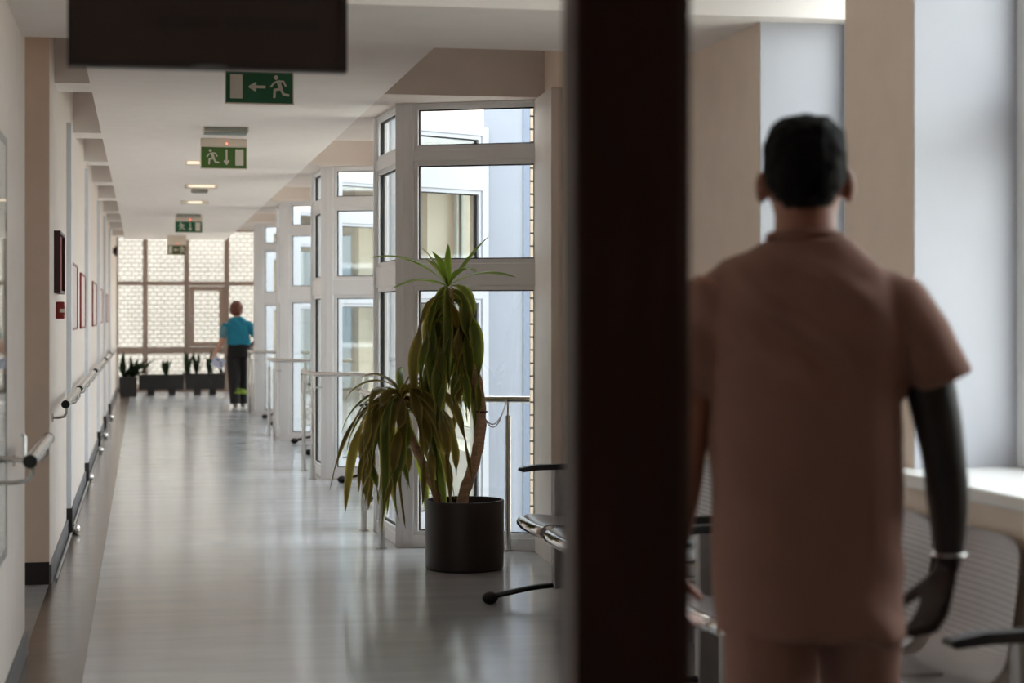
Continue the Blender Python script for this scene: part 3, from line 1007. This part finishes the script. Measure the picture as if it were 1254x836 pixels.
for (az, e0, e1, L, wd, m, dr) in ((178, 40, -88, .42, .045, 'leaf_a', .55), (174, 55, -75, .40, .04, 'leaf_b', .9), (185, 20, -86, .5, .05, 'leaf_a', .5), (95, 70, 0, .25, .045, 'leaf_a', 1), (10, 60, -50, .36, .045, 'leaf_b', .9),
                                (150, 62, -35, .32, .04, 'leaf_b', 1), (190, 35, -80, .46, .045, 'leaf_a', .6), (20, 75, 20, .24, .04, 'leaf_b', 1), (352, 30, -80, .4, .05, 'leaf_b', .6)):
    leaf(pp, C2, math.radians(az), e0, e1, L, wd, m, dr, .06)
for k in range(38):
    az = k * 2.399 + random.uniform(-.3, .3)
    f = k / 38
    z = C2 + Vector((0, 0, -.12 * f))
    leaf(pp, z, az, random.uniform(30, 75) - 40 * f, random.uniform(-91, -84), random.uniform(.52, .92), random.uniform(.05, .075), random.choice(['leaf_b', 'leaf_b', 'leaf_a']), -random.uniform(3.0, 8), random.uniform(.15, .6))
# tie wire from the trunk to the guard rail
cN, sN = math.cos(-YAW), math.sin(-YAW)
tA = PL + Vector((cN * .095, sN * .095, .86))
tB = Vector((2.10, 11.09, .885))
wr = empty('tie_wire', tA, 'thin dark wire tying the plant trunk to the guard rail', 'wire')
for k in range(2):
    pts = []
    for i in range(13):
        t = i / 12
        q = (tB - tA) * t
        pts.append((q.x, q.y, q.z - (.10 + .03 * k) * math.sin(PI * t) ** .8 + .012 * k))
    MB().tube(pts, .0035, 6).build('strand', 'brown_frame', wr, 60)
MB().tube([(.032 * math.cos(a), .032 * math.sin(a), 0) for a in [k * PI / 8 for k in range(17)]], .004, 6).build('loop', 'brown_frame', wr, 60)


# far end planters
def trough(x0, x1, y0, y1, yp_top, yp_bot, label):
    zt = at_y(220, yp_top, y0).z
    zb = max(.0, at_y(220, yp_bot, y0).z)
    root = empty('planter_trough', ((x0 + x1) / 2, (y0 + y1) / 2, 0), label, 'planter', 'dark planter troughs at the far end')
    hw, hd = (x1 - x0) / 2, (y1 - y0) / 2
    zb = .10
    pts = [(-hw + .015, zb), (-hw, zt), (-hw + .03, zt), (-hw + .03, zt - .04), (hw - .03, zt - .04), (hw - .03, zt), (hw, zt), (hw - .015, zb)]
    MB().prism_axis(pts, -hd, hd, 'y').build('body', 'trough', root)
    MB().box(-hw + .04, hw - .04, -hd + .03, hd - .03, zt - .05, zt - .025).build('soil', 'soil', root)
    for s in (-1, 1):
        MB().box(s * (hw - .22) - .06, s * (hw - .22) + .06, -hd + .03, hd - .03, 0, zb + .01).build('foot', 'trough', root)
    return root, zt


def X_at(px, Y):
    return at_y(px, 460, Y).x


YT = 34.3
for (a, b, yt, lab, lv) in ((169, 226, 457, 'left dark planter trough with a few upright leaves', [(205, 4)]), (226.5, 276, 456, 'right dark planter trough with snake plants', [(231, 7), (243, 6), (258, 5), (271, 4)])):
    root, zt = trough(X_at(a, YT), X_at(b, YT), YT, YT + .5, yt, 482, lab)
    for (px, kk) in lv:
        lab = {205: 'short dark pointed leaves in the leafless-looking trough beside the square pot plant', 231: 'dark snake plant beside the gap between the two troughs', 243: 'tallest dark snake plant cluster in the right trough', 258: 'dark snake plant just right of the tallest cluster', 271: 'dark pointed leaves in the trough beside the woman holding papers'}[px]
        sp = empty('trough_plant', (X_at(px, YT), YT + .25, zt - .04), lab, 'plant', 'pointed leaf plants in the far planters')
        for j in range(kk):
            leaf(sp, (random.uniform(-.04, .04), random.uniform(-.04, .04), 0), random.uniform(0, 6.3), random.uniform(70, 88), random.uniform(60, 85), random.uniform(.26, .44) if kk > 4 else random.uniform(.2, .34), .07, 'leaf_dark', 1.0, .1)
lp = empty('leafy_pot_plant', (X_at(157, 34.0), 34.0, 0), 'bushy dark green plant in a square black pot at the far end', 'potted plant')
MB().prism_axis([(-.14, 0), (-.16, .34), (.16, .34), (.14, 0)], -.16, .16, 'y').build('pot', 'trough', lp)
for j in range(26):
    leaf(lp, (random.uniform(-.1, .1), random.uniform(-.1, .1), .34), random.uniform(-1.9, 1.9), random.uniform(25, 80), random.uniform(-20, 60), random.uniform(.28, .50), .085, 'leaf_dark', 1.0, .1)
leaf(lp, (.05, -.05, .36), .1, 45, 20, .55, .08, 'leaf_dark')
gp = empty('leafy_floor_plant', (1.62, 28.3, 0), 'low plant with broad bright green leaves beside the last guard rail', 'potted plant')
MB().lathe([(.10, 0), (.14, .22), (.13, .22), (.11, .05)], 0, 0, 20).build('pot', 'pot_brown', gp, 40)
for j in range(12):
    leaf(gp, (0, 0, .2), j * 2.4, random.uniform(40, 75), random.uniform(-40, 10), random.uniform(.25, .42), .12, 'leaf_bright', 1.0, .1)


# ------------------------------------------------------------------ people
def remesh(mb, name, mats, vox, smooth_it=4, mat_fn=None, disp=None):
    me = mb.mesh(name, mats)
    o = bpy.data.objects.new(name, me)
    COL.objects.link(o)
    r = o.modifiers.new('r', 'REMESH'); r.mode = 'VOXEL'; r.voxel_size = vox
    s = o.modifiers.new('s', 'SMOOTH'); s.factor = .5; s.iterations = smooth_it
    dg = bpy.context.evaluated_depsgraph_get()
    out = bpy.data.meshes.new_from_object(o.evaluated_get(dg))
    out.name = name
    bpy.data.objects.remove(o)
    if not isinstance(mats, (list, tuple)): mats = [mats]
    out.materials.clear()
    for m in mats: out.materials.append(MATS[m])
    if disp:
        nrm = [v.normal.copy() for v in out.vertices]
        for v, nn in zip(out.vertices, nrm):
            v.co += nn * disp(v.co)
    for p in out.polygons:
        p.use_smooth = True
        p.material_index = mat_fn(p.center) if mat_fn else 0
    out.update()
    return out


def ring(cx, cy, z, rx, ry, n=24, sup=2.4):
    out = []
    for k in range(n):
        a = 2 * PI * k / n
        c, s = math.cos(a), math.sin(a)
        out.append((cx + rx * math.copysign(abs(c) ** (2 / sup), c), cy + ry * math.copysign(abs(s) ** (2 / sup), s), z))
    return out


def head_parts(mb, c, s=1.0):
    """c = centre of head; facing +y"""
    x, y, z = c
    R = [(-.118, .022, .030, .030), (-.100, .018, .052, .055), (-.07, .012, .062, .078), (-.03, .004, .070, .090), (.02, 0, .075, .096), (.06, -.004, .074, .094), (.09, -.006, .062, .080), (.112, -.006, .040, .052), (.121, -.006, .014, .018)]
    mb.loft([ring(x, y + dy * s, z + dz * s, rx * s, ry * s, 20, 2.1) for dz, dy, rx, ry in R])
    for sd in (-1, 1):
        mb.ell((x + sd * .086 * s, y - .006 * s, z - .016 * s), (.013 * s, .021 * s, .034 * s), 10, 8)
    mb.tube([(x, y + .088 * s, z + .015 * s), (x, y + .112 * s, z - .03 * s), (x, y + .09 * s, z - .04 * s)], [.010 * s, .015 * s, .008 * s], 8)   # nose
    mb.ell((x, y + .082 * s, z - .068 * s), (.024 * s, .014 * s, .010 * s), 10, 6)       # lips
    mb.ell((x, y + .085 * s, z + .03 * s), (.05 * s, .014 * s, .010 * s), 10, 6)         # brow


def face_bits(parent, c, s, white='shoe_white', dark='hair_black'):
    for sd in (-1, 1):
        e = MB().ell((c[0] + sd * .031 * s, c[1] + .087 * s, c[2] + .005 * s), (.012 * s, .008 * s, .009 * s), 10, 8).build('eye', white, parent, 80)
        MB().ell((c[0] + sd * .031 * s, c[1] + .0945 * s, c[2] + .005 * s), (.005 * s, .003 * s, .005 * s), 8, 6).build('pupil', dark, e, 80)


def hand(mb, wrist, down, palm_n, thumb_side, s=1.0, curl=.5):
    """five separate curled fingers; down = wrist-to-knuckle direction, palm_n = direction the palm faces"""
    d, pn = Vector(down).normalized(), Vector(palm_n).normalized()
    sd = Vector(thumb_side).normalized()
    w = Vector(wrist)
    rings = []
    for t, hw, th in ((0, .024, .019), (.03, .030, .018), (.06, .038, .016), (.085, .041, .014), (.095, .038, .011)):
        c = w + d * t * s
        rings.append([c + sd * (hw * s * math.cos(2 * PI * k / 12)) + pn * (th * s * math.sin(2 * PI * k / 12)) for k in range(12)])
    mb.loft(rings)
    for off, L in ((.029, .072), (.0095, .082), (-.010, .076), (-.029, .060)):
        p = w + d * .088 * s + sd * off * s
        pts = [p - d * .02 * s, p]
        ang = curl * .35
        for seg in (.45, .30, .25):
            p = p + (d * math.cos(ang) + pn * math.sin(ang)) * (L * seg * s)
            pts.append(p)
            ang += curl
        mb.tube(pts, [.010 * s, .0098 * s, .009 * s, .0083 * s, .006 * s], 8)
    p = w + d * .03 * s + sd * .028 * s
    tp = [p - sd * .012 * s]
    for q in (p + (sd * .7 + d * .7) * .03 * s, p + (sd * .55 + d * .9 + pn * .3) * .058 * s, p + (sd * .35 + d * 1.0 + pn * .5) * .078 * s):
        tp.append(q)
    mb.tube(tp, [.015 * s, .012 * s, .0105 * s, .007 * s], 8)


def shoe(mb, x, y, z, L=.28, w=.05, yaw=0, pitch=0):
    rs = []
    for t, hw, h in ((0, .026, .07), (.06, .034, .085), (.3, .036, .09), (.55, .042, .065), (.8, .046, .05), (.95, .034, .04), (1, .015, .028)):
        yy = (t - .3) * L
        rr = []
        for k in range(14):
            a = 2 * PI * k / 14
            lx = hw * math.cos(a) * w / .046
            lz = h / 2 + h / 2 * math.sin(a)
            ly = yy
            cz = lz * math.cos(pitch) + ly * math.sin(pitch)
            cy = ly * math.cos(pitch) - lz * math.sin(pitch)
            rr.append((x + lx * math.cos(yaw) + cy * math.sin(yaw), y + cy * math.cos(yaw) - lx * math.sin(yaw), z + cz))
        rs.append(rr)
    mb.loft(rs)


# --- man in scrubs, seen from behind
MP = at_y(986, 388, 3.6)
man = empty('person', (MP.x, MP.y, 0), 'dark haired man in dusty rose scrubs walking away, tattooed right arm', 'person', rz=-math.atan2(MP.x, MP.y))
HC = (.0, .02, 1.653)
mb = MB()
head_parts(mb, HC, 1.0)
mb.tube([(0, -.005, 1.46), (0, -.002, 1.53), (0, .008, 1.60)], [.068, .062, .060], 16)
mb.loft([ring(0, .0, z, rx, ry) for z, rx, ry in ((.82, .15, .10), (.95, .145, .095), (1.1, .145, .095), (1.25, .165, .10), (1.38, .175, .095), (1.45, .15, .08), (1.50, .09, .065))])
RA = [(.165, 0, 1.435), (.215, -.005, 1.34), (.250, -.01, 1.20), (.268, -.012, 1.09), (.278, .03, .985), (.280, .06, .895)]
LA = [(-.165, 0, 1.445), (-.205, -.005, 1.34), (-.225, -.015, 1.20), (-.238, -.02, 1.09), (-.252, .02, .99), (-.262, .05, .895)]
for A in (RA, LA):
    mb.tube(smooth_curve(A, 3), [.055, .056, .056, .054, .052, .050, .049, .047, .044, .043, .043, .041, .038, .034, .030, .028], 14)
hand(mb, RA[-1], (-.30, .10, -1), (-.80, .55, .2), (-.5, .85, .0), 1.2, .7)
hand(mb, LA[-1], (.10, .18, -1), (.95, .1, .1), (.1, 1, .1), 1.0, .55)
for s_, hip, knee, ank in ((-1, (-.07, -.01, .84), (-.075, -.03, .48), (-.09, -.17, .10)), (1, (.095, .02, .84), (.11, .17, .48), (.095, .25, .10))):
    mb.tube(smooth_curve([hip, ((hip[0] + knee[0]) / 2, (hip[1] + knee[1]) / 2, .66), knee, ((ank[0] + knee[0]) / 2, (ank[1] + knee[1]) / 2 - .02, .30), ank], 3), [.085, .083, .08, .077, .07, .063, .055, .054, .056, .052, .046, .042, .040], 12)
body = link('body', remesh(mb, 'body', ['skin', 'tattoo'], .0065, 3, lambda c: 1 if (c.x > .19 and c.z < 1.36 and c.z > .6) else 0), man)
face_bits(man, HC, 1.0)
# hair cap
mb = MB()
mb.loft([ring(HC[0], HC[1] + dy, HC[2] + dz, rx, ry, 22, 2.15) for dz, dy, rx, ry in ((-.062, -.056, .034, .030), (-.045, -.048, .058, .046), (-.015, -.036, .074, .064), (.02, -.022, .081, .086), (.06, -.010, .0815, .100), (.092, -.006, .074, .092), (.114, -.004, .055, .068), (.124, -.004, .022, .03))])
link('hair', remesh(mb, 'hair', 'hair_black', .006, 3, None, lambda c: .005 * noise.noise(c * 45) + .003 * noise.noise(c * 110)), man)
# scrub top with short sleeves
mb = MB()
mb.loft([ring(0, cy, z, rx, ry, 28, 2.6) for z, rx, ry, cy in ((.757, .182, .135, .0), (.80, .184, .137, 0), (.90, .184, .134, 0), (1.02, .186, .126, 0), (1.14, .188, .122, 0), (1.26, .192, .122, -.002), (1.35, .192, .118, -.004), (1.42, .182, .108, -.006), (1.472, .150, .092, -.004), (1.505, .110, .080, -.002), (1.535, .078, .068, .0))])
mb.tube([(.120, 0, 1.425), (.175, -.002, 1.395), (.222, -.004, 1.335), (.262, -.006, 1.248)], [.058, .072, .068, .066], 18)
mb.tube([(-.120, 0, 1.435), (-.17, -.002, 1.40), (-.205, -.004, 1.34), (-.225, -.008, 1.228)], [.058, .072, .068, .066], 18)


def folds(c):
    back = 1.0
    v = .006 * noise.noise(Vector((c.x * 7 + c.z * 5, c.y * 5, c.z * 4 - c.x * 3)))
    d = abs(math.sin((c.x * .8 + c.z * 1.0) * 26 + 2 * noise.noise(c * 4))) ** 3
    m = max(0, noise.noise(Vector((c.x * 3.1 + 4, 2, c.z * 2.6)))) * 1.6
    return 2.2 * v + .028 * d * m


top = link('scrub_top', remesh(mb, 'scrub_top', 'scrub_rose', .009, 3, None, folds), man)
MB().tube([(.071 * math.cos(a), .004 + .064 * math.sin(a), 1.538 - .006 * math.sin(a)) for a in [k * PI / 12 for k in range(25)]], .008, 8).build('neckband', 'scrub_rose', top, 60)
# trousers
mb = MB()
mb.loft([ring(0, 0, z, rx, ry, 24, 2.4) for z, rx, ry in ((.80, .158, .116), (.84, .165, .122), (.92, .16, .115))])
for s_, pts in ((-1, [(-.07, -.02, .80), (-.068, -.045, .62), (-.075, -.03, .46), (-.085, -.11, .26), (-.09, -.17, .075)]), (1, [(.095, .03, .80), (.112, .12, .62), (.11, .17, .46), (.10, .22, .26), (.095, .25, .06)])):
    mb.tube(smooth_curve(pts, 3), [q - (.010 if s_ > 0 else .004) for q in (.098, .097, .096, .094, .092, .088, .084, .08, .078, .077, .077, .077, .077)], 16)
link('trousers', remesh(mb, 'trousers', 'scrub_rose', .010, 3, None, lambda c: .006 * noise.noise(Vector((c.x * 9, c.y * 8, c.z * 7))) + .004 * abs(math.sin(c.z * 30 + c.x * 20)) ** 3 * max(0, noise.noise(c * 5))), man)
for x, y, z, p in ((-.09, -.15, .015, -.25), (.095, .27, .0, .0)):
    mb = MB(); shoe(mb, x, y, z + (.02 if p else 0), pitch=p); mb.build('shoe', 'shoe_white', man, 60)
MB().tube([(-.262 + .034 * math.cos(a), .046 + .034 * math.sin(a), .925) for a in [k * PI / 8 for k in range(17)]], .010, 8).build('wristwatch', 'black_plastic', man, 60)
MB().tube([(.280 + .033 * math.cos(a), .055 + .033 * math.sin(a), .912) for a in [k * PI / 8 for k in range(17)]], .0022, 8).build('bracelet', 'steel', man, 60)

# --- woman at the far end
WP = at_y(291, 497, 29.5)
wom = empty('person', (WP.x, WP.y, 0), 'auburn haired woman in a teal top and black trousers holding papers', 'person', rz=-.06)
k_ = 1.62 / 1.774
HC2 = (-.02, .06, 1.505)
mb = MB()
head_parts(mb, HC2, .92)
mb.tube([(0, .01, 1.34), (-.005, .03, 1.39), (-.015, .05, 1.45)], [.058, .052, .05], 14)
mb.loft([ring(cx, cy, z, rx, ry) for z, rx, ry, cx, cy in ((.80, .16, .11, .02, 0), (.95, .14, .095, .015, 0), (1.1, .14, .09, .01, 0), (1.24, .155, .09, .0, .005), (1.31, .15, .08, 0, .01), (1.36, .09, .06, 0, .01))])
LA2 = [(-.155, .0, 1.30), (-.20, .0, 1.18), (-.225, -.0, 1.07), (-.28, .05, .93), (-.345, .09, .83)]
RA2 = [(.155, .0, 1.30), (.225, -.03, 1.20), (.275, -.06, 1.06), (.24, .02, .97), (.175, .09, .94)]
for A in (LA2, RA2):
    mb.tube(smooth_curve(A, 3), [.045, .045, .044, .043, .042, .04, .038, .037, .035, .033, .03, .027, .024], 12)
hand(mb, LA2[-1], (-.35, .2, -1), (.3, .9, 0), (1, .1, 0), .9, .8)
hand(mb, RA2[-1], (-.8, .5, -.3), (-.6, .2, -.6), (0, .4, 1), .85, .3)
for hip, knee, ank in (((-.075, 0, .82), (-.07, .02, .46), (-.04, -.02, .09)), ((.085, .02, .82), (.085, .12, .46), (.07, .16, .09))):
    mb.tube(smooth_curve([hip, knee, ank], 4), [.085, .08, .075, .065, .056, .054, .05, .042, .038], 12)
link('body', remesh(mb, 'body', 'skin_pale', .0075, 3), wom)
face_bits(wom, HC2, .92)
mb = MB()
mb.loft([ring(HC2[0], HC2[1] + dy, HC2[2] + dz, rx, ry, 20, 2.1) for dz, dy, rx, ry in ((-.10, -.04, .062, .045), (-.07, -.035, .092, .075), (-.02, -.025, .102, .095), (.04, -.015, .100, .105), (.085, -.012, .082, .09), (.112, -.012, .045, .05))])
link('hair', remesh(mb, 'hair', 'hair_auburn', .009, 3, None, lambda c: .008 * noise.noise(c * 28)), wom)
mb = MB()
mb.loft([ring(cx, cy, z, rx, ry, 24, 2.5) for z, rx, ry, cx, cy in ((.955, .185, .135, .02, 0), (1.0, .180, .13, .018, 0), (1.10, .165, .112, .012, 0), (1.22, .168, .108, .002, .0), (1.29, .168, .10, 0, .005), (1.33, .135, .085, 0, .01), (1.375, .075, .066, -.004, .02))])
mb.tube([(.13, 0, 1.285), (.185, -.015, 1.245), (.232, -.035, 1.17), (.262, -.05, 1.09)], [.055, .064, .060, .056], 14)
mb.tube([(-.12, 0, 1.285), (-.168, 0, 1.25), (-.20, 0, 1.19)], [.055, .064, .060], 14)
top = link('teal_top', remesh(mb, 'teal_top', 'teal', .010, 3, None, folds), wom)
mb = MB().tube([(-.185, 0, 1.235), (-.208, 0, 1.16), (-.228, .0, 1.06)], [.064, .061, .055], 16)
link('sleeve', remesh(mb, 'sleeve', 'teal_sleeve', .009, 2), top)
mb = MB()
mb.loft([ring(.02, 0, z, rx, ry, 24, 2.4) for z, rx, ry in ((.76, .175, .125), (.88, .18, .13), (.98, .165, .12))])
mb.tube(smooth_curve([(-.065, 0, .80), (-.06, .02, .46), (-.035, -.02, .06)], 4), [.105, .103, .10, .095, .09, .087, .085, .083, .082], 14)
mb.tube(smooth_curve([(.095, .01, .80), (.09, .12, .46), (.075, .16, .06)], 4), [.1, .10, .098, .093, .09, .087, .085, .083, .082], 14)
link('trousers', remesh(mb, 'trousers', 'trousers_black', .011, 3), wom)
for x, y in ((-.035, .0), (.075, .18)):
    mb = MB(); shoe(mb, x, y, 0, .25, .043); mb.build('shoe', 'shoe_grey', wom, 60)
pq = at_y(267, 444, 29.5)
pb = empty('paper_sheaf', (pq.x, 29.42, pq.z), 'pale blue sheaf of printed papers held by the woman in teal', 'papers')
pb.rotation_euler = (.25, .45, -.1)
MB().bbox(-.095, .095, 0, .012, -.075, .075, .002).build('sheet', 'paper_blue', pb)
for (x, z, w_) in ((.02, .01, .03), (.045, -.03, .03), (-.05, .03, .05)):
    MB().box(x, x + w_, -.002, 0, z, z + .022).build('print', 'print_dark', pb)
